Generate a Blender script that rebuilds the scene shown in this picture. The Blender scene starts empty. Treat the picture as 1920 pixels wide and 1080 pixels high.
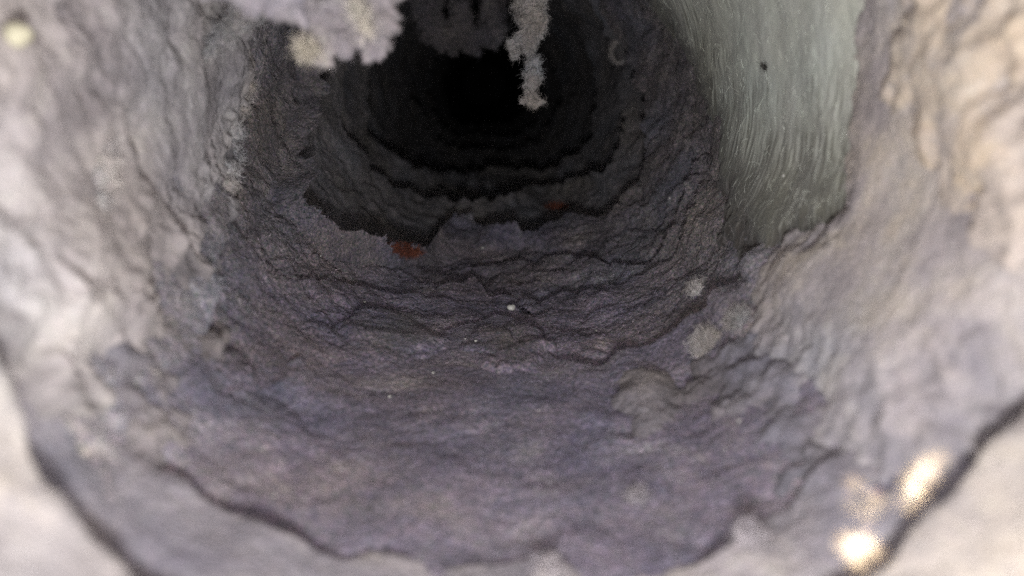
import bpy, math, random
import numpy as np

# ------------------------------------------------------------------ camera, world, light, exposure
S = 0.001                                   # everything below is laid out in millimetres
F_PX = 1387.0                               # focal length in pixels of a 1920 wide picture (26 mm on 36 mm)
CAM = np.array([-3.3, 0.0, 3.0])            # the lens sits close to the axis of the duct
VPX, VPY = 905.0, 155.0                     # where the axis of the duct runs to
PITCH = math.atan((540 - VPY) / F_PX)
YAW = math.atan((960 - VPX) / F_PX)

scene = bpy.context.scene
COL = scene.collection
cam_data = bpy.data.cameras.new("camera")
cam = bpy.data.objects.new("camera", cam_data)
COL.objects.link(cam)
cam.location = CAM * S
cam.rotation_euler = (math.pi / 2 - PITCH, 0.0, -YAW)
cam_data.lens = 26.0
cam_data.sensor_width = 36.0
cam_data.clip_start = 0.002
cam_data.clip_end = 10.0
cam_data.dof.use_dof = True
cam_data.dof.focus_distance = 0.140
cam_data.dof.aperture_fstop = 14.0
scene.camera = cam

world = bpy.data.worlds.new("World")
scene.world = world
world.use_nodes = True
bg = world.node_tree.nodes["Background"]
bg.inputs["Color"].default_value = (0.96, 0.98, 1.0, 1)
bg.inputs["Strength"].default_value = 0.85

def lamp(name, kind, loc, energy, color, size):
    d = bpy.data.lights.new(name, kind)
    d.energy = energy
    d.color = color
    d.shadow_soft_size = size
    o = bpy.data.objects.new(name, d)
    COL.objects.link(o)
    o.location = np.array(loc) * S
    return o

# the flash of the phone, just under the lens
lamp("phone_flash", 'POINT', (-1.0, -4.0, -18.5), 0.262, (1.0, 0.992, 0.975), 0.0045)

scene.view_settings.view_transform = 'Standard'
scene.view_settings.look = 'None'
scene.view_settings.gamma = 1.0
scene.view_settings.exposure = 0.0
scene.view_settings.use_curve_mapping = False
scene.cycles.max_bounces = 3
scene.cycles.diffuse_bounces = 2
scene.cycles.use_denoising = False
scene.cycles.sample_clamp_indirect = 0.4
scene.cycles_curves.shape = 'RIBBONS'

# ------------------------------------------------------------------ noise
_rng = np.random.default_rng(11)
_perm = _rng.permutation(256).astype(np.int32)
_perm = np.concatenate([_perm, _perm, _perm])
_g = _rng.normal(size=(256, 3)); _g /= np.linalg.norm(_g, axis=1)[:, None]
_g = _g.astype(np.float32)

def perlin(p):
    p = np.asarray(p, dtype=np.float32)
    i = np.floor(p).astype(np.int32)
    f = p - i
    i &= 255
    u = f * f * f * (f * (f * 6 - 15) + 10)
    out = 0
    for dx in (0, 1):
        wx = u[:, 0] if dx else 1 - u[:, 0]
        a = _perm[(i[:, 0] + dx) & 255]
        for dy in (0, 1):
            wy = u[:, 1] if dy else 1 - u[:, 1]
            b = _perm[a + ((i[:, 1] + dy) & 255)]
            for dz in (0, 1):
                wz = u[:, 2] if dz else 1 - u[:, 2]
                g = _g[_perm[b + ((i[:, 2] + dz) & 255)]]
                out = out + wx * wy * wz * (g[:, 0] * (f[:, 0] - dx) + g[:, 1] * (f[:, 1] - dy) + g[:, 2] * (f[:, 2] - dz))
    return out * 1.6

_cell = _rng.random((256, 3)).astype(np.float32)
def lumps(p):
    """rounded crumbs: 1 on top of a crumb, 0 in the crevice (cellular noise)"""
    p = np.asarray(p, dtype=np.float32)
    c0 = np.floor(p - .5).astype(np.int32)
    best = np.full(len(p), 9, np.float32)
    for dx in (0, 1):
        for dy in (0, 1):
            for dz in (0, 1):
                c = c0 + np.array([dx, dy, dz], np.int32)
                h = _perm[_perm[_perm[c[:, 0] & 255] + (c[:, 1] & 255)] + (c[:, 2] & 255)]
                v = c + .15 + .7 * _cell[h] - p
                best = np.minimum(best, (v * v).sum(1))
    return np.clip(1 - best / .62, 0, 1)

def sstep(a, b, x):
    t = np.clip((x - a) / (b - a), 0, 1)
    return t * t * (3 - 2 * t)

# ------------------------------------------------------------------ materials
def lint_material(name, ramp, scale, fine=0.35, seed=0.0, bump=0.75, streak=False, sheen=0.15, hue=1.0, alt=None):
    """felted lint: patches of mixed fibre colour, fine speckle, matte"""
    m = bpy.data.materials.new(name); m.use_nodes = True
    nt = m.node_tree; N = nt.nodes; L = nt.links
    bs = N["Principled BSDF"]
    bs.inputs["Roughness"].default_value = 0.95
    bs.inputs["Specular IOR Level"].default_value = 0.12
    bs.inputs["Sheen Weight"].default_value = sheen
    bs.inputs["Sheen Roughness"].default_value = 0.6
    geo = N.new("ShaderNodeNewGeometry")
    mp = N.new("ShaderNodeMapping"); L.new(geo.outputs["Position"], mp.inputs["Vector"])
    mp.inputs["Location"].default_value = (seed, seed * 1.7, -seed)
    n1 = N.new("ShaderNodeTexNoise"); n1.inputs["Scale"].default_value = scale
    n1.inputs["Detail"].default_value = 5; n1.inputs["Roughness"].default_value = 0.7
    n1.inputs["Distortion"].default_value = 0.5
    L.new(mp.outputs[0], n1.inputs["Vector"])
    cr = N.new("ShaderNodeValToRGB")
    els = cr.color_ramp.elements
    while len(els) < len(ramp): els.new(0.5)
    for e, (pos, c) in zip(els, ramp):
        e.position = pos; e.color = (*c, 1)
    L.new(n1.outputs["Fac"], cr.inputs["Fac"])
    base = cr.outputs["Color"]
    if alt is not None:                       # where two kinds of lint felt into each other
        c2 = N.new("ShaderNodeValToRGB")
        e2 = c2.color_ramp.elements
        while len(e2) < len(alt): e2.new(0.5)
        for e, (pos, cc) in zip(e2, alt):
            e.position = pos; e.color = (*cc, 1)
        L.new(n1.outputs["Fac"], c2.inputs["Fac"])
        wa = N.new("ShaderNodeAttribute"); wa.attribute_name = "other_lint"
        mm = N.new("ShaderNodeMix"); mm.data_type = 'RGBA'; L.new(wa.outputs["Fac"], mm.inputs["Factor"])
        L.new(base, mm.inputs["A"]); L.new(c2.outputs["Color"], mm.inputs["B"]); base = mm.outputs["Result"]
    # hue drift of its own: dyed fibres gather in blue, mauve and tan patches
    n2 = N.new("ShaderNodeTexNoise"); n2.inputs["Scale"].default_value = scale * 0.55
    n2.inputs["Detail"].default_value = 2; L.new(mp.outputs[0], n2.inputs["Vector"])
    tint = N.new("ShaderNodeValToRGB")
    te = tint.color_ramp.elements
    te[0].position = 0.30; te[0].color = (1 - .12 * hue, 1 - .05 * hue, 1 + .14 * hue, 1)
    te[1].position = 0.72; te[1].color = (1 + .09 * hue, 1.0, 1 - .10 * hue, 1)
    k = te.new(0.5); k.color = (1 + .02 * hue, 1 - .025 * hue, 1 + .03 * hue, 1)
    L.new(n2.outputs["Color"], tint.inputs["Fac"])
    mx = N.new("ShaderNodeMix"); mx.data_type = 'RGBA'; mx.blend_type = 'MULTIPLY'; mx.inputs["Factor"].default_value = 1
    L.new(base, mx.inputs["A"]); L.new(tint.outputs["Color"], mx.inputs["B"])
    # fine speckle of single fibres
    n3 = N.new("ShaderNodeTexNoise"); n3.inputs["Scale"].default_value = 1750 if not streak else 1200
    n3.inputs["Detail"].default_value = 2; n3.inputs["Roughness"].default_value = 0.95
    L.new(geo.outputs["Position"], n3.inputs["Vector"])
    vm = N.new("ShaderNodeVectorMath"); vm.operation = 'MULTIPLY_ADD'   # grain of differently dyed fibres
    cg = N.new("ShaderNodeMix"); cg.data_type = 'RGBA'; cg.inputs["Factor"].default_value = .18
    L.new(n3.outputs["Fac"], cg.inputs["A"]); L.new(n3.outputs["Color"], cg.inputs["B"])
    L.new(cg.outputs["Result"], vm.inputs[0]); vm.inputs[1].default_value = (4.4 * fine,) * 3; vm.inputs[2].default_value = (1 - 2.2 * fine,) * 3
    vx = N.new("ShaderNodeVectorMath"); vx.operation = 'MAXIMUM'; L.new(vm.outputs[0], vx.inputs[0]); vx.inputs[1].default_value = (.12, .12, .12)
    mx2 = N.new("ShaderNodeMix"); mx2.data_type = 'RGBA'; mx2.blend_type = 'MULTIPLY'; mx2.inputs["Factor"].default_value = 1
    L.new(mx.outputs["Result"], mx2.inputs["A"]); L.new(vx.outputs[0], mx2.inputs["B"])
    last = mx2.outputs["Result"]
    if streak:
        # dark fibres combed round the duct: noise over (depth, angle) stretched along the angle
        at = N.new("ShaderNodeAttribute"); at.attribute_name = "round"
        ms = N.new("ShaderNodeMapping"); ms.inputs["Scale"].default_value = (1.5, 0.12, 0)
        L.new(at.outputs["Vector"], ms.inputs["Vector"])
        ns = N.new("ShaderNodeTexNoise"); ns.inputs["Scale"].default_value = 1.0
        ns.inputs["Detail"].default_value = 5; ns.inputs["Roughness"].default_value = 0.62
        L.new(ms.outputs[0], ns.inputs["Vector"])
        # denser low down and deep in, where the dust has caught
        sp = N.new("ShaderNodeSeparateXYZ"); L.new(at.outputs["Vector"], sp.inputs[0])
        ad = N.new("ShaderNodeMath"); ad.operation = 'MULTIPLY_ADD'
        L.new(sp.outputs["Z"], ad.inputs[0]); ad.inputs[1].default_value = 0.34; L.new(ns.outputs["Fac"], ad.inputs[2])
        sr = N.new("ShaderNodeValToRGB")
        se = sr.color_ramp.elements
        se[0].position = 0.60; se[0].color = (1, 1, 1, 1)
        se[1].position = 0.82; se[1].color = (0.26, 0.25, 0.235, 1)
        L.new(ad.outputs[0], sr.inputs["Fac"])
        mx3 = N.new("ShaderNodeMix"); mx3.data_type = 'RGBA'; mx3.blend_type = 'MULTIPLY'; mx3.inputs["Factor"].default_value = 1
        L.new(last, mx3.inputs["A"]); L.new(sr.outputs["Color"], mx3.inputs["B"]); last = mx3.outputs["Result"]
    hi = N.new("ShaderNodeHairInfo")          # single fibres differ in shade
    hm = N.new("ShaderNodeMapRange"); L.new(hi.outputs["Random"], hm.inputs["Value"])
    hm.inputs["To Min"].default_value = 0.35; hm.inputs["To Max"].default_value = 2.6
    hs = N.new("ShaderNodeMix"); hs.data_type = 'FLOAT'; L.new(hi.outputs["Is Strand"], hs.inputs["Factor"])
    hs.inputs["A"].default_value = 1.0; L.new(hm.outputs["Result"], hs.inputs["B"])
    mx4 = N.new("ShaderNodeMix"); mx4.data_type = 'RGBA'; mx4.blend_type = 'MULTIPLY'; mx4.inputs["Factor"].default_value = 1
    L.new(last, mx4.inputs["A"]); L.new(hs.outputs["Result"], mx4.inputs["B"]); last = mx4.outputs["Result"]
    L.new(last, bs.inputs["Base Color"])
    nb2 = N.new("ShaderNodeTexNoise"); nb2.inputs["Scale"].default_value = 1300
    nb2.inputs["Detail"].default_value = 2; nb2.inputs["Roughness"].default_value = 0.75
    L.new(geo.outputs["Position"], nb2.inputs["Vector"])
    bp = N.new("ShaderNodeBump"); bp.inputs["Strength"].default_value = bump; bp.inputs["Distance"].default_value = 0.0011
    L.new(nb2.outputs["Fac"], bp.inputs["Height"]); L.new(bp.outputs["Normal"], bs.inputs["Normal"])
    return m

def c(*v): return tuple(v)
WARM = [(0.28, c(.23, .213, .218)), (0.42, c(.39, .362, .365)), (0.54, c(.52, .488, .475)), (0.70, c(.64, .61, .56))]
TAN = [(0.28, c(.24, .225, .225)), (0.45, c(.42, .40, .375)), (0.58, c(.54, .505, .43)), (0.72, c(.66, .64, .56))]
LILAC = [(0.28, c(.27, .25, .26)), (0.44, c(.45, .415, .41)), (0.56, c(.57, .525, .475)), (0.70, c(.65, .58, .47))]
BROWN = [(0.30, c(.36, .325, .30)), (0.44, c(.54, .485, .43)), (0.56, c(.60, .51, .39)), (0.70, c(.70, .65, .57))]
BAND = [(0.28, c(.155, .15, .18)), (0.44, c(.25, .242, .265)), (0.56, c(.34, .325, .335)), (0.70, c(.48, .465, .43))]
MAUVE = [(0.26, c(.115, .109, .150)), (0.43, c(.180, .166, .218)), (0.56, c(.244, .217, .264)), (0.72, c(.38, .355, .365))]
SLATE = [(0.28, c(.10, .095, .105)), (0.45, c(.17, .161, .172)), (0.58, c(.235, .222, .227)), (0.74, c(.37, .35, .33))]
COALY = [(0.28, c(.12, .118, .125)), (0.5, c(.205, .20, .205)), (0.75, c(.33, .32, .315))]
PALE = [(0.28, c(.34, .32, .30)), (0.5, c(.52, .50, .46)), (0.75, c(.70, .67, .60))]
GREEN = [(0.28, c(.68, .74, .63)), (0.5, c(.76, .81, .70)), (0.75, c(.82, .855, .77))]
DULL = [(0.28, c(.27, .255, .23)), (0.5, c(.37, .355, .325)), (0.75, c(.48, .46, .42))]
CREAM = [(0.28, c(.42, .40, .33)), (0.5, c(.54, .52, .43)), (0.75, c(.64, .62, .53))]
RUST = [(0.30, c(.06, .026, .02)), (0.5, c(.17, .053, .03)), (0.72, c(.29, .11, .06))]
M = {
    'near': lint_material("near_lint", TAN, 45, .10, .31, bump=.3),
    'warm': lint_material("warm_grey_lint", WARM, 55, .14, .77, hue=.5, alt=SLATE, bump=.4),
    'tan': lint_material("tan_brown_lint", BROWN, 105, .12, 13.1, bump=.4, hue=.6, alt=LILAC),
    'lilac': lint_material("lilac_tan_lint", LILAC, 85, .14, 9.3, hue=.6, alt=BAND, bump=.4),
    'band': lint_material("lilac_grey_lint", BAND, 60, .22, 8.2, alt=SLATE, bump=.5),
    'mauve': lint_material("mauve_grey_lint", MAUVE, 75, .75, 1.9, hue=.85, alt=BAND),
    'slate': lint_material("slate_grey_lint", SLATE, 90, .95, 2.6, alt=MAUVE),
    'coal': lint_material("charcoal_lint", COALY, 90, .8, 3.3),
    'pale': lint_material("pale_lint", PALE, 160, .30, 4.1),
    'dull': lint_material("dull_grey_lint", DULL, 160, .35, 7.7),
    'cream_lint': lint_material("cream_lint", CREAM, 120, .25, 12.7),
    'film': lint_material("greenish_lint_film", GREEN, 60, .07, 5.2, bump=.06, streak=True, hue=.5, alt=SLATE),
    'rust': lint_material("rust_orange_lint", RUST, 300, .5, 6.4),
}
def plain(name, col, rough=.5, metal=0.0):
    m = bpy.data.materials.new(name); m.use_nodes = True
    nt = m.node_tree; b = nt.nodes["Principled BSDF"]
    n = nt.nodes.new("ShaderNodeTexNoise"); n.inputs["Scale"].default_value = 700
    g = nt.nodes.new("ShaderNodeNewGeometry"); nt.links.new(g.outputs["Position"], n.inputs["Vector"])
    r = nt.nodes.new("ShaderNodeValToRGB")
    r.color_ramp.elements[0].color = (*[x * .7 for x in col], 1); r.color_ramp.elements[1].color = (*[min(1, x * 1.15) for x in col], 1)
    nt.links.new(n.outputs["Fac"], r.inputs["Fac"]); nt.links.new(r.outputs["Color"], b.inputs["Base Color"])
    b.inputs["Roughness"].default_value = rough; b.inputs["Metallic"].default_value = metal
    return m
M['steel'] = plain("galvanised_steel", (.42, .43, .42), .45, 1.0)
M['grit'] = plain("pale_grit", (.85, .84, .80), .3)
M['cream'] = plain("cream_seed", (.74, .70, .52), .5)
M['insect'] = plain("dark_insect", (.03, .028, .025), .4)

# ------------------------------------------------------------------ object helpers
def link(name, data, parent=None, label=None, cat=None, group=None, kind=None):
    o = bpy.data.objects.new(name, data)
    COL.objects.link(o)
    if parent is not None: o.parent = parent
    if label: o["label"] = label
    if cat: o["category"] = cat
    if group: o["group"] = group
    if kind: o["kind"] = kind
    return o

def grid_mesh(name, P, mat, wrap, smooth=True, attr=None, other=None):
    """P: (rows, columns, 3) in mm"""
    nr, nc = P.shape[:2]
    idx = np.arange(nr * nc).reshape(nr, nc)
    if wrap: idx = np.concatenate([idx, idx[:, :1]], axis=1)
    q = np.stack([idx[:-1, :-1], idx[:-1, 1:], idx[1:, 1:], idx[1:, :-1]], -1).reshape(-1, 4)
    me = bpy.data.meshes.new(name)
    me.vertices.add(nr * nc); me.vertices.foreach_set("co", (P.reshape(-1, 3) * S).astype(np.float32).ravel())
    me.loops.add(q.size); me.loops.foreach_set("vertex_index", q.astype(np.int32).ravel())
    me.polygons.add(len(q))
    me.polygons.foreach_set("loop_start", (np.arange(len(q)) * 4).astype(np.int32))
    me.polygons.foreach_set("use_smooth", np.full(len(q), smooth))
    me.update(calc_edges=True)
    if attr is not None:
        a = me.attributes.new("round", 'FLOAT_VECTOR', 'POINT')
        a.data.foreach_set("vector", attr.astype(np.float32).ravel())
    if other is not None:
        me.attributes.new("other_lint", 'FLOAT', 'POINT').data.foreach_set("value", other.astype(np.float32).ravel())
    me.materials.append(mat)
    return me

def quad_soup(P, wrap):
    nr, nc = P.shape[:2]
    Q = np.concatenate([P, P[:, :1]], axis=1) if wrap else P
    a, b, d, e = Q[:-1, :-1], Q[:-1, 1:], Q[1:, 1:], Q[1:, :-1]
    return np.stack([a, b, d, e], 2).reshape(-1, 4, 3)

def to_pix(p):
    """world mm -> photo pixels and depth"""
    d = p - CAM
    cy, sy, cp, sp = math.cos(YAW), math.sin(YAW), math.cos(PITCH), math.sin(PITCH)
    fwd = np.array([sy * cp, cy * cp, -sp]); right = np.array([cy, -sy, 0]); up = np.cross(right, fwd)
    z = d @ fwd
    return 960 + F_PX * (d @ right) / z, 540 - F_PX * (d @ up) / z, z

def ray(px, py):
    cy, sy, cp, sp = math.cos(YAW), math.sin(YAW), math.cos(PITCH), math.sin(PITCH)
    fwd = np.array([sy * cp, cy * cp, -sp]); right = np.array([cy, -sy, 0]); up = np.cross(right, fwd)
    v = fwd + right * (px - 960) / F_PX + up * (540 - py) / F_PX
    return v / (v @ fwd)                    # unit depth along the view axis

def at_depth(px, py, depth):
    return CAM + ray(px, py) * depth

def fuzz(parent, quads, n, length, radius, mat, seed, lift=.35, only_view=True, wbias=None, other=None):
    """loose fibre ends standing off a felted surface: short curved hairs"""
    r = np.random.default_rng(seed)
    ctr = quads.mean(1)
    nrm = np.cross(quads[:, 2] - quads[:, 0], quads[:, 3] - quads[:, 1])
    area = np.linalg.norm(nrm, axis=1) + 1e-9
    nrm = nrm / area[:, None]
    w = area.copy()
    if only_view:
        x, y, z = to_pix(ctr)
        ok = (z > 20) & (x > -150) & (x < 2070) & (y > -120) & (y < 1200)
        w = np.where(ok, area / np.maximum(z, 40) ** 1.5, area * 1e-5)
    if wbias is not None: w = w * wbias(ctr)
    cdf = np.cumsum(w); cdf /= cdf[-1]
    k = np.searchsorted(cdf, r.random(n))
    u = r.random((n, 4)); u /= u.sum(1)[:, None]
    p = (quads[k] * u[:, :, None]).sum(1)
    nn = nrm[k]
    toward = (nn * (np.array([0, 0, 0]) - p * np.array([1, 0, 1]))).sum(1)
    if only_view: nn = nn * np.where(toward < 0, -1, 1)[:, None]
    t = r.normal(size=(n, 3)); t -= nn * (t * nn).sum(1)[:, None]; t /= np.linalg.norm(t, axis=1)[:, None] + 1e-9
    b = np.cross(nn, t)
    L = length * (0.4 + 1.2 * r.random(n) ** 1.5)
    el = lift * (0.3 + 1.4 * r.random(n))
    curl = r.normal(size=n) * 1.1
    K = 5
    pts = np.zeros((n, K, 3))
    for i in range(K):
        s = i / (K - 1)
        pts[:, i] = p + nn * ((el * s * L * (1.15 - .5 * s)) - .08)[:, None] + t * (s * L * np.cos(curl * s))[:, None] + b * (s * L * np.sin(curl * s))[:, None]
    hc = bpy.data.hair_curves.new("fibre_fuzz")
    hc.add_curves([K] * n)
    hc.attributes["position"].data.foreach_set("vector", (pts * S).astype(np.float32).ravel())
    ra = hc.attributes.get("radius") or hc.attributes.new("radius", 'FLOAT', 'POINT')
    rr = np.repeat(radius * (.5 + r.random(n) ** 2), K).reshape(n, K) * np.linspace(1, .45, K)[None]
    ra.data.foreach_set("value", (rr * S).astype(np.float32).ravel())
    if other is not None:
        hc.attributes.new("other_lint", 'FLOAT', 'CURVE').data.foreach_set("value", other[k].astype(np.float32))
    hc.materials.append(mat)
    return link("fibre_fuzz", hc, parent, kind="stuff")

# ------------------------------------------------------------------ the section of the duct
def r0(th):
    """lint-lined section, flattened at the floor; th = 0 at the bottom, + to the right"""
    cs = np.maximum(np.cos(th), 1e-3)
    a, b = 46.0, np.minimum(42.0 / cs, 400.0)
    return (a ** -10 + b ** -10) ** (-1 / 10)

def hit(px, py, step):
    """angle and depth at which the sight line meets the section, step mm inside it"""
    v = ray(px, py)
    lo, hi = 1.0, 3000.0
    for _ in range(60):
        t = (lo + hi) / 2
        q = CAM + v * t
        th = math.atan2(q[0], -q[2])
        if math.hypot(q[0], q[2]) < float(r0(np.array(th))) - step: lo = t
        else: hi = t
    return th, q[1]

TAU = 2 * math.pi
class Lip:
    def __init__(self, pts, ragged, seed, const=None, vary=.7):
        self.vary = vary
        if const is not None:
            self.th = np.array([0.0]); self.z = np.array([const]); self.s = np.array([pts])
        else:
            rows = []
            for px, py, st in pts:
                th, z = hit(px, py, st); rows.append((th, z, st))
            rows.sort()
            self.th, self.z, self.s = np.array(rows).T
        self.ragged, self.seed = ragged, seed
    def _i(self, th, v):
        if len(self.th) == 1: return np.full_like(th, v[0])
        x = np.concatenate([self.th - TAU, self.th, self.th + TAU]); y = np.concatenate([v] * 3)
        return np.interp(th, x, y)
    def depth(self, th, rag=True):
        z = self._i(th, self.z)
        if rag:
            o = np.full_like(th, self.seed * 7.3)
            amp = self.ragged * z
            for f, a in ((1.7, .6 if len(self.th) == 1 else 0), (5, .5), (14, .3), (36, .16), (90, .07), (200, .03)):
                z = z + amp * a * perlin(np.stack([np.sin(th) * f, np.cos(th) * f, o + f], 1))
        return z
    def step(self, th):
        s = self._i(th, self.s)
        return s * np.clip(1 + self.vary * perlin(np.stack([np.sin(th) * 9, np.cos(th) * 9, np.full_like(th, self.seed * 3.1 + 50)], 1)), .12, 2)

def relief(p, amp, seed, crack=1.0, puff=1.0):
    """lumpy felt: big puffs, nodules, torn cracks running round the duct (mm, + = towards the axis)"""
    q = p + seed * 37.0
    w = np.stack([perlin(q / 11.0), perlin(q / 11.0 + 31), perlin(q / 11.0 + 77)], 1) * 3.0
    q = q + w
    d = 1.7 * perlin(q / 16.0) + .9 * perlin(q / 7.5 + 9)
    q2 = q + np.stack([perlin(q / 1.6), perlin(q / 1.6 + 21), perlin(q / 1.6 + 47)], 1) * .45
    crumbly = .55 + .45 * sstep(-.25, .3, perlin(q / 12.0 + 70))
    d += puff * crumbly * (.95 * (lumps(q2 / 6.0) - .5) + .5 * (lumps(q2 / 2.6 + 7) - .5) + .18 * (lumps(q2 / 1.1 + 3) - .5))
    d += .30 * perlin(q / 4.0 + 61) + .10 * perlin(q / 1.3 + 3) + .12 * perlin(q / .55 + 8)
    th = np.arctan2(p[:, 0], -p[:, 2])
    a = np.stack([np.sin(th) * 3.2, np.cos(th) * 3.2, p[:, 1] / 10.0 + seed * 3], 1) + w * .16
    rg = 1 - np.abs(perlin(a))
    m = sstep(.0, .4, perlin(q / 19.0 + 40))
    d -= crack * 1.6 * sstep(.90, 1.0, rg) * m
    return d * amp

LAYERS = {}
def layer(name, label, near, far, nth, nrow, mat, amp, seed, crack=1.0, trench=1.6, nfuzz=20000, flen=1.3, frad=.02, power=1.0,
          curl=1.0, amp_side=None, fmat=None, puff=1.0, close=False, other=None, tlen=9.0, rexp=1.3):
    th = np.linspace(-math.pi, math.pi, nth, endpoint=False)
    zf, st = far.depth(th), far.step(th)
    if near is None: zn = np.full_like(th, -40.0); zn_s = zn
    else:
        zn = near.depth(th) ; zn_s = np.maximum(zn - 7.0, -40)
    zf = np.maximum(zf, zn + 3.0)
    v = np.linspace(0, 1, nrow) ** power
    Z = zn_s[None] + (zf - zn_s)[None] * v[:, None]
    kn = np.hanning(max(9, nth // 36)); kn /= kn.sum()
    def smo(x): return np.convolve(np.concatenate([x[-200:], x, x[:200]]), kn, 'same')[200:-200]
    zns, zfs = smo(zn), smo(zf)
    span = np.maximum(zf - zn, 2)
    s = np.clip((Z - zns[None]) / np.maximum(zfs - zns, 3)[None], 0, 1.1)
    T = np.broadcast_to(th, Z.shape)
    rise = st[None] * (s ** rexp)
    tr = 0
    if near is not None:
        ns = near.step(th)
        tr = (trench * np.clip(ns / 1.6, 0, 1.3) + .45 * ns)[None] * (1 - sstep(0, np.minimum(tlen, span * .5)[None], Z - zn[None]))
    R = r0(T) - rise + tr
    # the torn edge rolls over and tucks back under itself
    K = 9
    ph = np.linspace(0, 1, K + 1)[1:] * 2.5
    rho = (curl * (.5 + .22 * st))[None]
    zl = zf[None] + rho * np.sin(ph)[:, None]
    rl = (r0(th) - st)[None] + rho * (1 - np.cos(ph))[:, None]
    z2 = zl[-1:] - np.array([[1.0], [2.5]]); r2 = rl[-1:] + np.array([[2.0], [st.max() + 4.0]])
    Z = np.concatenate([Z, zl, z2]); R = np.concatenate([R, rl, r2]); T = np.broadcast_to(th, Z.shape)
    if close:                               # the lint plugs the duct at its far end
        R[-11:] = (r0(th) - st)[None] * np.linspace(.95, .0001, 11)[:, None]; Z[-11:] = zf[None] + np.linspace(1, 12, 11)[:, None]
    base = np.stack([np.sin(T) * R, Z, -np.cos(T) * R], -1)
    flat = base.reshape(-1, 3)
    am = np.full(len(flat), amp)
    if amp_side is not None:
        sd = np.abs(np.sin(T.ravel())) ** 2
        am = amp * (1 - sd) + amp_side * sd
    d = relief(flat, 1.0, seed, crack, puff) * am
    lipmask = np.ones(Z.shape); lipmask[nrow:] = np.concatenate([np.linspace(1, .7, K), [.4, 0]])[:, None]
    if close: lipmask[-11:] = 0
    d = d * lipmask.ravel()
    Rn = np.hypot(flat[:, 0], flat[:, 2])
    f = (Rn - d) / Rn
    P = np.stack([flat[:, 0] * f, flat[:, 1], flat[:, 2] * f], 1)
    # fibrous unevenness along the duct too, so that edges are torn, not cut
    P[:, 1] += (.8 * perlin(flat / 3.1 + seed) + .35 * perlin(flat / 1.2 + seed * 2)) * np.sqrt(am) * .8
    P = P.reshape(base.shape)
    ol = None
    if other is not None:
        ol = np.clip(other(T) + .35 * perlin(flat / 9.0 + seed * 5).reshape(T.shape) + .2 * perlin(flat / 3.0 + seed * 6).reshape(T.shape), 0, 1)
    me = grid_mesh(name, P, M[mat], True, other=ol)
    o = link(name, me, None, label, "lint layer", "lint layers lining the duct")
    if nfuzz:
        fuzz(o, quad_soup(P, True), nfuzz, flen, frad, M[fmat or mat], int(seed * 100) + 5, other=None if ol is None else ol[:-1].ravel())
    LAYERS[label] = o
    return o

# ------------------------------------------------------------------ the metal duct around it all
def duct():
    th = np.linspace(-math.pi, math.pi, 128, endpoint=False)
    zs = np.arange(-42, 1650, 3.0)
    r = 55 + .6 * np.sin(zs / 3.0 * math.pi)
    Z, T = np.meshgrid(zs, th, indexing='ij'); R = np.broadcast_to(r[:, None], Z.shape)
    P = np.stack([np.sin(T) * R, Z, -np.cos(T) * R], -1)
    end = P[-1:].copy(); caps = []
    for k in (.6, .3, .0):
        e = end.copy(); e[..., 0] *= k; e[..., 2] *= k; caps.append(e)
    P = np.concatenate([P] + caps)
    link("metal_duct", grid_mesh("metal_duct", P, M['steel'], True), kind="structure")
duct()

# ------------------------------------------------------------------ torn edges, traced on the section (photo pixel, height of the edge in mm)
L0 = Lip([(-160, 330, 1.2), (-70, 560, 3), (0, 715, 4.2), (45, 810, 4.4), (80, 890, 4.2), (130, 955, 4.2), (195, 1020, 4.0), (245, 1080, 3.8),
          (420, 1200, 2.5), (960, 1330, 1.5), (1500, 1190, 2.0), (1655, 1075, 2.4), (1740, 980, 2.5), (1835, 885, 2.3), (1925, 790, 2.2), (2000, 600, 2), (2050, 300, .6)], .004, 1, vary=.15)
L1 = Lip([(60, 300, 0.13), (110, 500, 0.13), (180, 700, 0.13), (260, 830, 0.20), (330, 905, 0.52), (390, 950, 0.98), (480, 998, 1.23), (600, 1036, 0.98), (650, 1055, 0.52), (700, 1030, 0.59), (740, 1036, 0.45), (800, 1062, 0.20),
          (900, 1068, 0.10), (985, 1058, 0.20), (1005, 1040, 1.04), (1030, 1030, 1.17), (1060, 1062, 0.52), (1090, 1080, 0.13), (1250, 1075, 0.13), (1310, 1062, 0.39), (1350, 1042, 1.17), (1400, 1000, 1.04), (1440, 975, 0.20), (1480, 955, 0.20), (1515, 905, 0.65), (1545, 878, 1.17), (1580, 850, 0.39),
          (1620, 818, 0.20), (1650, 745, 0.52), (1675, 700, 0.85), (1692, 640, 0.59), (1730, 500, 0.26), (1760, 300, 0.20), (1770, 60, 0.20)], .007, 2)
L2 = Lip([(470, -60, 1), (500, 60, 1), (485, 160, 1), (450, 300, 1), (425, 410, 1), (400, 500, .8), (385, 620, .6), (400, 700, .5), (520, 690, .15), (600, 660, .2), (700, 640, .3),
          (860, 615, .9), (930, 592, 1.2), (985, 606, .6), (1010, 640, .3), (1040, 672, .6), (1085, 690, 1.4), (1160, 662, 1.8), (1205, 645, 1.6), (1290, 610, 2.2), (1335, 582, 2.4),
          (1372, 510, 2.8), (1410, 455, 3.4), (1437, 410, 2.4), (1472, 383, 1.4), (1525, 370, .8), (1545, 300, .5), (1550, 200, .4), (1560, 90, .4), (1580, 0, .4), (1600, -120, .4)], .012, 3)
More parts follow.
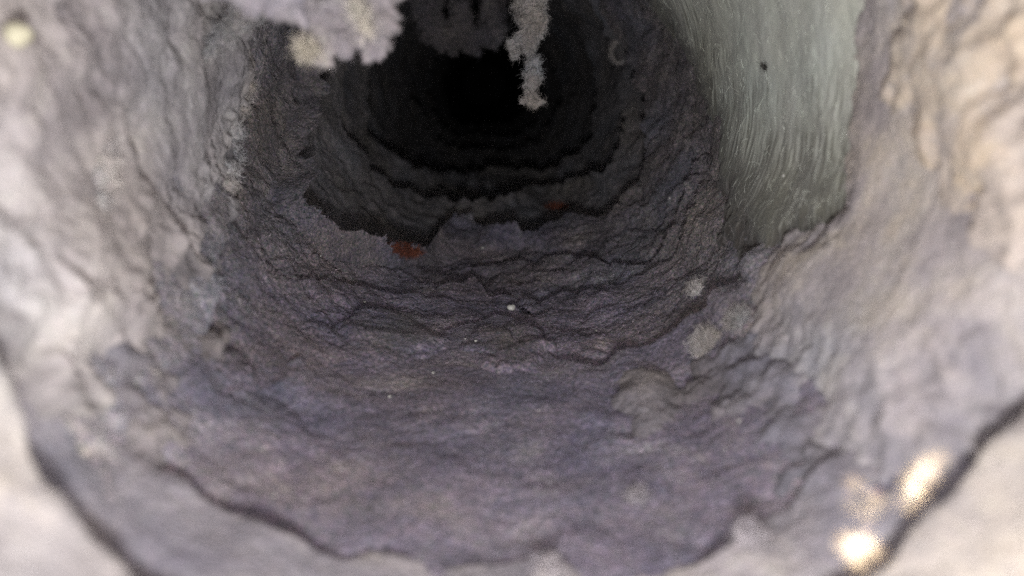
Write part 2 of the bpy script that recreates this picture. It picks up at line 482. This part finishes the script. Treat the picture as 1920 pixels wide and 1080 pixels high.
L3 = Lip([(590, -60, 1.12), (560, 100, 1.12), (545, 200, 1.20), (520, 300, 1.20), (500, 380, 0.90), (480, 470, 0.60), (560, 530, 0.60), (640, 524, 1.05), (700, 538, 1.35), (780, 552, 1.35), (830, 532, 1.20), (890, 520, 1.20),
          (915, 548, 1.12), (1000, 560, 1.12), (1060, 548, 1.05), (1160, 535, 0.90), (1230, 498, 1.50), (1262, 462, 1.80), (1280, 430, 1.65), (1315, 380, 1.50), (1318, 320, 1.50), (1305, 210, 1.50), (1260, 100, 1.50), (1190, -10, 1.50)], .022, 4, vary=1.2)
L3B = Lip([(590, 0, 0.64), (575, 60, 0.64), (555, 180, 0.64), (530, 300, 0.64), (515, 390, 0.48), (560, 450, 0.24), (640, 492, 0.72), (720, 506, 1.12), (800, 502, 0.24), (900, 482, 0.16), (980, 470, 0.48), (1060, 484, 1.52), (1120, 492, 1.76),
           (1185, 492, 1.76), (1238, 470, 1.92), (1268, 420, 1.60), (1300, 330, 1.20), (1290, 210, 1.20), (1240, 100, 1.20), (1175, -10, 1.20)], .02, 14, vary=1.0)
L4 = Lip([(600, 0, 4.5), (572, 110, 5), (562, 220, 5.5), (585, 300, 5.5), (560, 375, 4.5), (600, 414, 5.5), (680, 450, 6.0), (755, 466, 6.0), (800, 464, 5.5), (822, 438, 6), (850, 408, 7), (882, 402, 7),
          (920, 424, 6.5), (1000, 430, 5.5), (1060, 408, 5.0), (1105, 410, 4.5), (1165, 386, 4.0), (1200, 340, 4), (1218, 250, 4), (1195, 150, 4), (1150, 60, 4)], .020, 5, vary=.25)
L5 = Lip([(690, 0, 4.50), (650, 120, 4.50), (640, 230, 4.50), (690, 300, 6.00), (730, 340, 6.75), (790, 360, 7.50), (880, 376, 8.25), (960, 366, 8.25), (1000, 346, 7.50), (1080, 332, 6.75), (1130, 328, 6.00), (1165, 270, 4.50), (1150, 130, 4.50)], .022, 6, vary=.3)
L6 = Lip([(730, 40, 4.80), (690, 150, 4.80), (700, 250, 4.80), (760, 312, 7.20), (850, 321, 8.00), (960, 313, 8.00), (1060, 300, 7.20), (1110, 250, 4.80), (1110, 120, 4.80)], .03, 7, vary=.3)
L7 = Lip(8.0, .10, 8, const=410.0, vary=.3)
L8 = Lip(9.0, .11, 9, const=500.0, vary=.3)
L9 = Lip(10.0, .12, 10, const=620.0, vary=.3)
L10 = Lip(6.0, .05, 11, const=1500.0)


layer("lint_layer", "blurred pale grey lint in the bottom corners, nearest of all the layers", None, L0, 620, 120, 'near', .5, 1.0, crack=.1, puff=.5, nfuzz=9000, flen=.6, frad=.015, power=.6, amp_side=.9, trench=0)
layer("lint_layer", "blurred pale lilac lint band between bottom corner cracks and purple floor", L0, L1, 900, 110, 'band', .42, 2.0, crack=.1, nfuzz=20000, flen=.55, frad=.014, amp_side=.9, trench=2.2, puff=.5)
layer("lint_layer", "broad purple grey felted lint floor reaching up to lumpy pale walls", L1, L2, 1000, 260, 'mauve', .40, 3.0, nfuzz=80000, flen=.6, frad=.026, amp_side=1.1, trench=.25, crack=.15, puff=.9, other=lambda T: sstep(.55, 1.15, np.abs(T)))
layer("lint_layer", "cracked grey lint strip behind the white crumb on the floor", L2, L3, 1000, 140, 'slate', .62, 4.0, crack=.2, nfuzz=50000, flen=.6, frad=.04, amp_side=1.0, trench=.5, puff=1.5, other=lambda T: 1.0 * (1 - sstep(.5, 1.1, np.abs(T + .15))))
layer("lint_layer", "narrow puffy grey lint strip in front of the ledge over the black gap", L3, L3B, 1000, 90, 'slate', .75, 12.0, nfuzz=30000, flen=.65, frad=.045, amp_side=1.0, trench=.7, puff=1.9, crack=.2, other=lambda T: .6 * (1 - sstep(.5, 1.1, np.abs(T + .2))))
layer("lint_layer", "dark grey lint ledge with ragged edge over the deep black gap", L3B, L4, 1000, 140, 'slate', .8, 5.0, puff=2.4, crack=.2, nfuzz=50000, flen=.65, frad=.045, amp_side=1.0, trench=1.2, other=lambda T: .55 * (1 - sstep(.5, 1.1, np.abs(T + .2))))
layer("lint_layer", "charcoal lint layer just beyond the deep black gap", L4, L5, 800, 110, 'coal', .8, 6.0, crack=.1, puff=2.0, nfuzz=8000, flen=.7, frad=.04, tlen=22.0, rexp=2.6, trench=9.0)
layer("lint_layer", "charcoal lint layer with scalloped edge, second beyond the deep black gap", L5, L6, 600, 80, 'coal', .7, 7.0, crack=.1, puff=1.6, rexp=2.2, tlen=20.0, nfuzz=5000, flen=1.2, frad=.05, trench=2.2)
layer("lint_layer", "near black lint layer, third beyond the deep black gap", L6, L7, 400, 60, 'coal', .7, 8.0, crack=0, rexp=2.2, tlen=25.0, nfuzz=0, trench=2.2)
layer("lint_layer", "near black lint layer, fourth beyond the deep black gap", L7, L8, 400, 50, 'coal', .7, 9.0, crack=0, rexp=2.2, tlen=25.0, nfuzz=0, trench=2.2)
layer("lint_layer", "black lint layer, fifth beyond the deep black gap", L8, L9, 300, 40, 'coal', .7, 10.0, crack=0, rexp=2.2, tlen=25.0, nfuzz=0, trench=2.2)
layer("lint_layer", "black lint layer deepest in the duct", L9, L10, 300, 60, 'coal', 1.2, 11.0, nfuzz=0, trench=2.2, close=True)

# ------------------------------------------------------------------ pads of lint lying over the layers
def seg_dist(px, pz, poly):
    """signed distance, + inside"""
    d2 = np.full(px.shape, 1e9); ins = np.zeros(px.shape, bool)
    n = len(poly)
    for i in range(n):
        ax, az = poly[i]; bx, bz = poly[(i + 1) % n]
        ex, ez = bx - ax, bz - az
        t = np.clip(((px - ax) * ex + (pz - az) * ez) / (ex * ex + ez * ez + 1e-9), 0, 1)
        d2 = np.minimum(d2, (px - ax - t * ex) ** 2 + (pz - az - t * ez) ** 2)
        cr = ((az > pz) != (bz > pz))
        with np.errstate(divide='ignore', invalid='ignore'):
            ins ^= cr & (px < (bx - ax) * (pz - az) / (bz - az + 1e-12) + ax)
    return np.where(ins, 1, -1) * np.sqrt(d2)

def pad(name, label, cat, outline, thick, edge, mat, amp, seed, cell=.45, torn=1.6, nfuzz=10000, flen=.6, frad=.018, puff=1.0, crack=1.0,
        sink=4.0, deep_edge=None, group=None, felt=10.0):
    pts = [hit(px, py, thick) for px, py in outline]
    poly = np.array([(44.0 * t, z) for t, z in pts])
    lo, hi = poly.min(0) - 4, poly.max(0) + 4
    na, nz = int((hi[0] - lo[0]) / cell), int((hi[1] - lo[1]) / cell)
    A, Z = np.meshgrid(np.linspace(lo[0], hi[0], na), np.linspace(lo[1], hi[1], nz))
    T = A / 44.0
    rr = r0(T)
    b = np.stack([np.sin(T) * rr, Z, -np.cos(T) * rr], -1).reshape(-1, 3)
    sd = seg_dist(A, Z, poly)
    sd = sd + torn * (perlin(b / 5.0 + seed) + .6 * perlin(b / 2.0 + seed * 2) + .3 * perlin(b / .9 + seed * 3)).reshape(A.shape)
    h = thick * sstep(-.3, edge, sd) ** .6
    R = rr - h + sink * (1 - sstep(-1.6, .2, sd))
    d = relief(b, amp, seed, crack, puff).reshape(A.shape) * sstep(-1.0, 1.0, sd)
    R = R - d
    P = np.stack([np.sin(T) * R, Z, -np.cos(T) * R], -1)
    P[..., 1] += ((.8 * perlin(b / 3.1 + seed) + .4 * perlin(b / 1.3 + seed * 2)) * min(amp, 1)).reshape(A.shape)
    attr = None
    if deep_edge is not None:
        e = np.array([(44.0 * t, z) for t, z in [hit(px, py, thick) for px, py in deep_edge]])
        dd = np.full(A.shape, 1e9)
        for i in range(len(e) - 1):
            ex, ez = e[i + 1] - e[i]
            t = np.clip(((A - e[i][0]) * ex + (Z - e[i][1]) * ez) / (ex * ex + ez * ez), 0, 1)
            dd = np.minimum(dd, np.hypot(A - e[i][0] - t * ex, Z - e[i][1] - t * ez))
        attr = np.stack([Z, A, np.clip(1.25 - dd / 22.0, 0, 1.0)], -1).reshape(-1, 3)
    keep = (sd > -2.2)
    idx = np.arange(A.size).reshape(A.shape)
    q = np.stack([idx[:-1, :-1], idx[:-1, 1:], idx[1:, 1:], idx[1:, :-1]], -1)
    k = keep[:-1, :-1] & keep[:-1, 1:] & keep[1:, 1:] & keep[1:, :-1]
    q = q[k]
    used = np.unique(q); remap = np.full(A.size, -1); remap[used] = np.arange(len(used))
    V = P.reshape(-1, 3)[used]; q = remap[q]
    me = raw_mesh(name, V, q, M[mat], None if attr is None else attr[used])
    ol = np.clip(1 - sstep(-1, felt, sd.ravel() + 3.5 * perlin(b / 8.0 + seed * 5) + 2 * perlin(b / 3.0 + seed * 6)), 0, 1)[used]
    me.attributes.new("other_lint", 'FLOAT', 'POINT').data.foreach_set("value", ol.astype(np.float32))
    o = link(name, me, None, label, cat, group)
    if nfuzz: fuzz(o, V[q], nfuzz, flen, frad, M[mat], int(seed * 100) + 9, other=ol[q[:, 0]])
    return o

def raw_mesh(name, V, q, mat, attr=None):
    me = bpy.data.meshes.new(name)
    me.vertices.add(len(V)); me.vertices.foreach_set("co", (V * S).astype(np.float32).ravel())
    n = q.shape[1]
    me.loops.add(q.size); me.loops.foreach_set("vertex_index", q.astype(np.int32).ravel())
    me.polygons.add(len(q)); me.polygons.foreach_set("loop_start", (np.arange(len(q)) * n).astype(np.int32))
    me.polygons.foreach_set("use_smooth", np.full(len(q), True))
    me.update(calc_edges=True)
    if attr is not None:
        at = me.attributes.new("round", 'FLOAT_VECTOR', 'POINT'); at.data.foreach_set("vector", attr.astype(np.float32).ravel())
    me.materials.append(mat)
    return me

pad("lint_bank", "lumpy pale grey lint bank covering the whole left wall", "lint bank",
    [(380, 640), (395, 570), (415, 500), (450, 410), (470, 330), (500, 210), (520, 90), (470, -60), (330, -150), (60, -120), (-150, 60), (-150, 420), (-60, 540), (60, 650), (150, 740), (250, 740), (330, 700)],
    3.6, 14.0, 'warm', 1.05, 21.0, nfuzz=14000, cell=.42, crack=.25, torn=4.0, puff=1.0, felt=6)
pad("lint_bank", "mauve grey lumpy lint slope at lower left between wall bank and floor", "lint bank",
    [(440, 600), (415, 700), (390, 800), (340, 870), (240, 850), (170, 780), (210, 690), (290, 650), (350, 590)],
    2.3, 12.0, 'band', 1.2, 27.0, nfuzz=9000, cell=.42, crack=.2, torn=4.0, puff=1.1)
pad("lint_bank", "lumpy lilac and tan lint bank on the right wall below the green film", "lint bank",
    [(1345, 600), (1372, 512), (1408, 458), (1436, 412), (1472, 386), (1525, 374), (1535, 300), (1535, 200), (1540, 90), (1550, 0), (1560, -120), (1830, -140),
     (2080, 100), (2080, 520), (1900, 650), (1790, 750), (1690, 830), (1600, 860), (1500, 800), (1430, 710), (1380, 660)],
    4.0, 11.0, 'lilac', .4, 22.0, nfuzz=12000, cell=.42, torn=2.0, crack=.1, puff=1.0, felt=11)
pad("lint_bank", "blurred tan brown lint bank at the far right edge of the picture", "lint bank",
    [(1570, -120), (1560, 60), (1560, 200), (1590, 350), (1650, 480), (1700, 620), (1860, 650), (2080, 500), (2080, 100), (1830, -140)],
    6.0, 18.0, 'tan', .25, 29.0, nfuzz=5000, cell=.5, torn=4.0, crack=.1, puff=.7, felt=10)
pad("lint_bank", "grey tan lumpy lint slope at lower right between wall bank and floor", "lint bank",
    [(1280, 660), (1350, 590), (1500, 640), (1680, 680), (1660, 730), (1600, 800), (1540, 850), (1480, 880), (1400, 880), (1370, 800), (1310, 740)],
    2.2, 9.0, 'band', .9, 28.0, nfuzz=9000, cell=.42, torn=3.5, crack=.2, puff=1.1)
pad("lint_film", "smooth greenish lint film with dark combed streaks on the upper right wall", "lint film",
    [(1150, -50), (1205, 20), (1262, 100), (1302, 190), (1322, 280), (1328, 370), (1340, 440), (1400, 500), (1500, 470), (1640, 440), (1660, 250), (1680, 0), (1690, -100), (1400, -220)],
    2.6, 8.0, 'film', .42, 23.0, nfuzz=2500, flen=1.6, cell=.45, torn=2.5, crack=.1, puff=.5, felt=13,
    deep_edge=[(1180, -20), (1262, 100), (1302, 190), (1325, 290), (1345, 390), (1400, 440), (1500, 420)])
pad("lint_pad", "pale lilac grey lint pad on the purple floor right of centre", "lint pad",
    [(1130, 700), (1170, 668), (1215, 662), (1265, 700), (1275, 745), (1240, 790), (1180, 800), (1150, 760)],
    1.7, 4.0, 'band', .6, 24.0, nfuzz=4000, cell=.4)
pad("lint_pad", "rounded grey lint pad under the white crumb on the floor", "lint pad",
    [(880, 612), (930, 594), (1000, 600), (1030, 640), (1000, 690), (920, 690), (870, 650)],
    1.7, 2.0, 'slate', .6, 25.0, nfuzz=4000, cell=.4)
pad("lint_pad", "grey mauve lint pad on the floor left of the white crumb", "lint pad",
    [(640, 590), (700, 566), (790, 562), (850, 590), (850, 650), (760, 680), (660, 660)],
    1.5, 3.0, 'slate', .6, 26.0, nfuzz=5000, cell=.4)

# ------------------------------------------------------------------ tufts, strands and crumbs
bpy.context.view_layer.update()
DG = bpy.context.evaluated_depsgraph_get()
def snap(px, py):
    v = ray(px, py); v = v / np.linalg.norm(v)
    ok, loc, nor, *_ = scene.ray_cast(DG, (CAM * S).tolist(), v.tolist())
    p = np.array(loc) / S; n = np.array(nor)
    if n @ v > 0: n = -n
    return p, n, to_pix(p[None])[2][0]

_ico = None
def ico():
    global _ico
    if _ico is None:
        import bmesh
        bm = bmesh.new(); bmesh.ops.create_icosphere(bm, subdivisions=2, radius=1)
        _ico = (np.array([v.co[:] for v in bm.verts]), np.array([[v.index for v in f.verts] for f in bm.faces])); bm.free()
    return _ico

def blob(name, label, cat, balls, voxel, mat, seed, amp=.5, nfuzz=3000, flen=1.2, frad=.03, freq=1.0, group=None, lift=.8, part=True):
    """balls: (centre mm, radius mm or 3 radii, optional normal axis) melted into one lump with a torn surface"""
    V0, F0 = ico(); V, F = [], []
    for b in balls:
        ctr, rad = np.array(b[0], float), b[1]
        v = V0 * np.array(rad) if len(b) < 3 else V0
        if len(b) > 2:                                    # squash along a direction
            n = b[2] / np.linalg.norm(b[2]); v = V0 * rad[0]
            v = v - np.outer(v @ n, n) * (1 - rad[1] / rad[0])
        F.append(F0 + sum(len(x) for x in V)); V.append(v + ctr)
    V = np.concatenate(V); F = np.concatenate(F)
    org = V.mean(0)
    tmp = bpy.data.objects.new("tmp", raw_mesh("tmp", V - org, F, M[mat])); COL.objects.link(tmp)
    md = tmp.modifiers.new("r", 'REMESH'); md.mode = 'VOXEL'; md.voxel_size = voxel * S
    dg = bpy.context.evaluated_depsgraph_get(); dg.update()
    me = bpy.data.meshes.new_from_object(tmp.evaluated_get(dg))
    bpy.data.objects.remove(tmp)
    n = len(me.vertices)
    co = np.empty(n * 3, np.float32); me.vertices.foreach_get("co", co); co = co.reshape(-1, 3) / S
    no = np.empty(n * 3, np.float32); me.vertices.foreach_get("normal", no); no = no.reshape(-1, 3)
    w = (co + org) * freq
    d = amp * (.8 * perlin(w / 2.4 + seed) + .5 * (np.abs(perlin(w / 1.2 + seed * 2)) * 2 - .5) + .35 * perlin(w / .6 + seed * 3))
    co = co + no * d[:, None]
    me.vertices.foreach_set("co", (co * S).astype(np.float32).ravel()); me.update()
    me.polygons.foreach_set("use_smooth", np.full(len(me.polygons), True))
    me.name = name; me.materials.clear(); me.materials.append(M[mat])
    o = link(name, me, None, label, cat, group); o.location = org * S
    if nfuzz:
        q = np.array([list(p.vertices) if len(p.vertices) == 4 else list(p.vertices) + [p.vertices[2]] for p in me.polygons])
        fuzz(o, co[q], nfuzz, flen, frad, M[mat], int(seed * 10) + 3, lift=lift, only_view=False)
    return o

def chain(pts, depth, flat=.7, sub=4):
    """pts: (px, py, radius px); balls along the line at one depth, a little flattened along the view"""
    out = []
    for (x0, y0, a), (x1, y1, b) in zip(pts[:-1], pts[1:]):
        for i in range(sub):
            t = i / sub
            x, y, r = x0 + (x1 - x0) * t, y0 + (y1 - y0) * t, a + (b - a) * t
            rr = r / F_PX * depth
            out.append((at_depth(x, y, depth), (rr, rr * flat), np.array([0, 1.0, 0])))
    x, y, r = pts[-1]; rr = r / F_PX * depth
    out.append((at_depth(x, y, depth), (rr, rr * flat), np.array([0, 1.0, 0])))
    return out

# the pale strand that hangs in front of the dark
st = chain([(990, -330, 55), (1000, -200, 42), (1000, -60, 34), (994, 0, 31), (998, 40, 29), (994, 72, 22), (994, 92, 14), (996, 108, 9), (1000, 128, 17), (1001, 146, 19), (998, 160, 11), (997, 170, 8), (996, 184, 15)], 150, .6)
st += chain([(975, 70, 14), (960, 84, 13), (966, 106, 8)], 149, .6)
st += chain([(980, 190, 8), (1000, 192, 11), (1014, 190, 7)], 150, .6)
blob("lint_strand", "pale grey fuzzy lint strand hanging in front of the dark hole", "lint strand", st, .28, 'dull', 31.0, amp=.95, nfuzz=16000, flen=1.0, frad=.02, lift=.45)

cl = chain([(800, -110, 40), (795, -20, 36), (805, 40, 26), (830, 78, 17)], 240) + chain([(860, -110, 34), (862, 0, 20), (862, 60, 26), (850, 92, 12)], 240)
cl += chain([(925, -110, 36), (928, 0, 26), (922, 60, 24), (926, 82, 10)], 242) + chain([(805, 62, 20), (862, 72, 20), (922, 62, 20)], 240) + chain([(880, 88, 14), (895, 100, 8)], 240)
blob("lint_clump", "dark grey lint clump with holes hanging left of the pale strand", "lint clump", cl, .5, 'slate', 32.0, amp=1.5, nfuzz=9000, flen=1.3, frad=.03)

nl = chain([(430, -480, 120), (450, -250, 90), (450, -60, 60), (470, -10, 30)], 80, .6) + chain([(560, -470, 120), (560, -200, 90), (545, -40, 52), (540, 10, 20)], 78, .6)
nl += chain([(680, -480, 110), (670, -200, 90), (650, -40, 60), (610, 40, 46), (590, 72, 30), (605, 96, 18)], 83, .6) + chain([(640, 70, 30), (650, 84, 20)], 83, .6)
nl += chain([(300, -420, 110), (360, -200, 90), (400, -60, 55), (450, -15, 36), (520, 0, 34), (560, 12, 26)], 74, .6)
nl += chain([(730, -460, 70), (725, -150, 60), (715, -20, 50), (700, 40, 44), (702, 84, 30), (708, 104, 15)], 84, .6)
blob("lint_clump", "blurred pale lint clump hanging from the ceiling at the top left", "lint clump", nl, .5, 'band', 33.0, amp=1.7, nfuzz=9000, flen=.7, frad=.02)
blob("lint_streak", "slanting cream streak of lint on the blurred top left clump", "lint streak", chain([(665, -10, 9), (675, 25, 10), (688, 55, 9), (694, 68, 6)], 79.5, .8), .35, 'cream_lint', 35.0, amp=.25, nfuzz=500)
blob("lint_streak", "small cream nub at the lower left of the blurred top left clump", "lint streak", chain([(564, 86, 7), (575, 90, 9), (586, 95, 6)], 80.5, .8), .35, 'cream_lint', 36.0, amp=.3, nfuzz=500)
blob("lint_flap", "thin pale lint flap slanting down at the top left", "lint flap",
     chain([(500, -10, 26), (455, 30, 24), (415, 70, 18), (385, 105, 12), (372, 116, 7)], 100, .35, 6), .4, 'dull', 34.0, amp=.35, nfuzz=1500)

def tuft(label, spots, mat, seed, name="lint_tuft", cat="lint tuft", lumps=5, squash=.65, nf=1500, voxel=.3, amp=.5, fl=1.0):
    r = np.random.default_rng(int(seed * 7)); balls = []
    for px, py, rp in spots:
        p, n, z = snap(px, py); rr = rp / F_PX * z
        balls.append((p, (rr, rr * squash), n))
        for _ in range(lumps):
            t = r.normal(size=3); t -= n * (t @ n); t /= np.linalg.norm(t)
            balls.append((p + t * rr * (.4 + .5 * r.random()) + n * rr * .15 * r.random(), (rr * (.3 + .3 * r.random()),) * 3))
    return blob(name, label, cat, balls, voxel, mat, seed, amp=amp, nfuzz=nf, flen=fl, frad=.03)
tuft("fluffy pale grey tuft on the floor edge below the right bank", [(1325, 638, 24), (1318, 655, 14)], 'dull', 41.0)
tuft("rounded pale tuft touching the right bank beside the fluffy pale grey tuft", [(1385, 600, 17)], 'dull', 42.0)
tuft("small pale greenish tuft above the fluffy pale grey tuft", [(1306, 540, 15)], 'pale', 43.0, nf=900)
tuft("whitish knobbly lump in a row down the left wall", [(440, 250, 17), (438, 290, 20), (430, 320, 18), (424, 346, 14)], 'pale', 44.0, lumps=2)
tuft("thin whitish streak of lint high on the left wall", [(468, 165, 10), (460, 185, 12), (458, 205, 7)], 'pale', 45.0, lumps=1, nf=700)
tuft("blurred long cream lump upright on the far left wall", [(200, 275, 20), (196, 310, 24), (192, 345, 24), (188, 380, 20)], 'pale', 46.0, lumps=1)
tuft("small pale tuft low on the floor at the right", [(1192, 935, 9), (1200, 928, 6)], 'band', 48.0, nf=600, squash=.3)
tuft("pale lint nub at the bottom edge in front of a dark notch", [(1025, 1075, 26)], 'band', 49.0, nf=600)
tuft("blurred pale knob at the lower right beside the sunlit spots", [(1405, 1010, 22)], 'band', 50.0, nf=600)
tuft("rust orange fuzzy patch at the ledge lip left of centre", [(734, 462, 4), (744, 465, 6), (755, 469, 7), (766, 472, 7), (777, 473, 6), (788, 473, 4)], 'rust', 51.0, name="rust_patch", cat="rust patch", lumps=2, squash=.3, nf=3000)
tuft("dim rust red patch behind the ledge lip right of centre", [(1026, 386, 6), (1037, 387, 8), (1049, 389, 8), (1060, 391, 6)], 'rust', 52.0, name="rust_patch", cat="rust patch", lumps=2, squash=.35, nf=900)

# a hooked curl of lint on the dark right wall
p, n, z = snap(1160, 100)
z -= 2.0
hook = []
for i in range(16):
    a = math.radians(60 + i * 17)
    hook.append((1162 + 16 * math.cos(a), 98 - 20 * math.sin(a), 4.6 - .12 * i))
blob("lint_curl", "small hooked curl of lint on the dark upper right wall", "lint curl", chain(hook, z, 1.0, 2), .25, 'pale', 54.0, amp=.18, nfuzz=900, flen=.8)

def crumb(name, label, cat, px, py, rp, mat, seed, group=None, sq=.8, lift=.5, amp=.12):
    p, n, z = snap(px, py); rr = rp / F_PX * z
    return blob(name, label, cat, [(p + n * rr * lift, (rr, rr * sq), n), (p + n * rr * lift + np.array([.4, .2, .1]) * rr, (rr * .7,) * 3)], max(.06, rr / 6), mat, seed, amp=amp * rr, nfuzz=0, freq=1.5 / rr, group=group)
crumb("crumb", "white rounded crumb on the floor in the middle", "crumb", 957, 581, 8, 'grit', 61.0)
crumb("seed", "blurred cream round seed stuck high on the far left wall", "seed", 24, 70, 24, 'cream', 62.0)
GR = [(683, 567, "on the mound left of the white crumb"), (872, 636, "below the white crumb, left one of a close pair"), (892, 641, "below the white crumb, right one of a close pair"),
      (1118, 621, "alone to the right of the white crumb"), (515, 930, "low on the left of the purple floor"), (1046, 958, "near the bottom centre of the purple floor"),
      (1386, 790, "on the lower right slope, upper of two"), (1360, 842, "on the lower right slope, lower of two"), (905, 465, "on the grey ledge right of the rust patch"),
      (1010, 770, "on the purple floor well below the white crumb"), (730, 745, "in the middle of the purple floor, left of centre"), (640, 880, "on the lower purple floor left of centre"),
      (812, 700, "on the purple floor lower left of the white crumb"), (600, 480, "on the grey floor left of the rust patch"), (1470, 330, "on the dusty lower end of the green film"), (1256, 372, "on the dark wall left of the green film")]
for i, (x, y, where) in enumerate(GR):
    crumb("grit_grain", "tiny pale grain of grit " + where, "grit", x, y, (2.4, 1.7, 2.9, 2.0)[i % 4], 'grit', 63.0 + i, group="grit grains scattered on the lint")

p, n, z = snap(1437, 126)
bug = [(p + n * .25 + np.array([dx, 0, -dx * .55]), (r_,) * 3) for dx, r_ in ((-.55, .2), (-.2, .3), (.25, .36), (.6, .26))]
blob("insect_speck", "tiny dark insect speck on the greenish film", "insect", bug, .08, 'insect', 81.0, amp=.05, nfuzz=120, flen=.6, frad=.02)

# ------------------------------------------------------------------ flecks of sun that come in at the mouth of the duct
src = np.array([-7.0, -12.0, 10.0])
for x, y, ang, e in ((1710, 910, 1.1, 3.0), (1732, 888, 1.2, 3.4), (1722, 925, .8, 2.4), (1748, 868, .9, 2.4), (1768, 858, .6, 1.2), (1700, 944, .55, 2.6), (1592, 1022, 1.3, 3.4), (1622, 1018, 1.1, 3.0), (1610, 1050, 1.0, 2.8), (1642, 1036, .8, 2.0),
                     (1644, 938, 1.0, 2.2), (1625, 964, .9, 1.8), (1598, 950, .8, 1.2), (1602, 908, .55, 2.0)):
    p, n, z = snap(x, y)
    o = lamp("sun_fleck", 'SPOT', src + np.array([x - 1700, 0, 900 - y]) * .01, e * .65, (1.0, .78, .42), .0008)
    o.data.spot_size = math.radians(ang * 1.25); o.data.spot_blend = 1.0
    import mathutils
    o.rotation_euler = mathutils.Vector((p * S - np.array(o.location)).tolist()).to_track_quat('-Z', 'Y').to_euler()
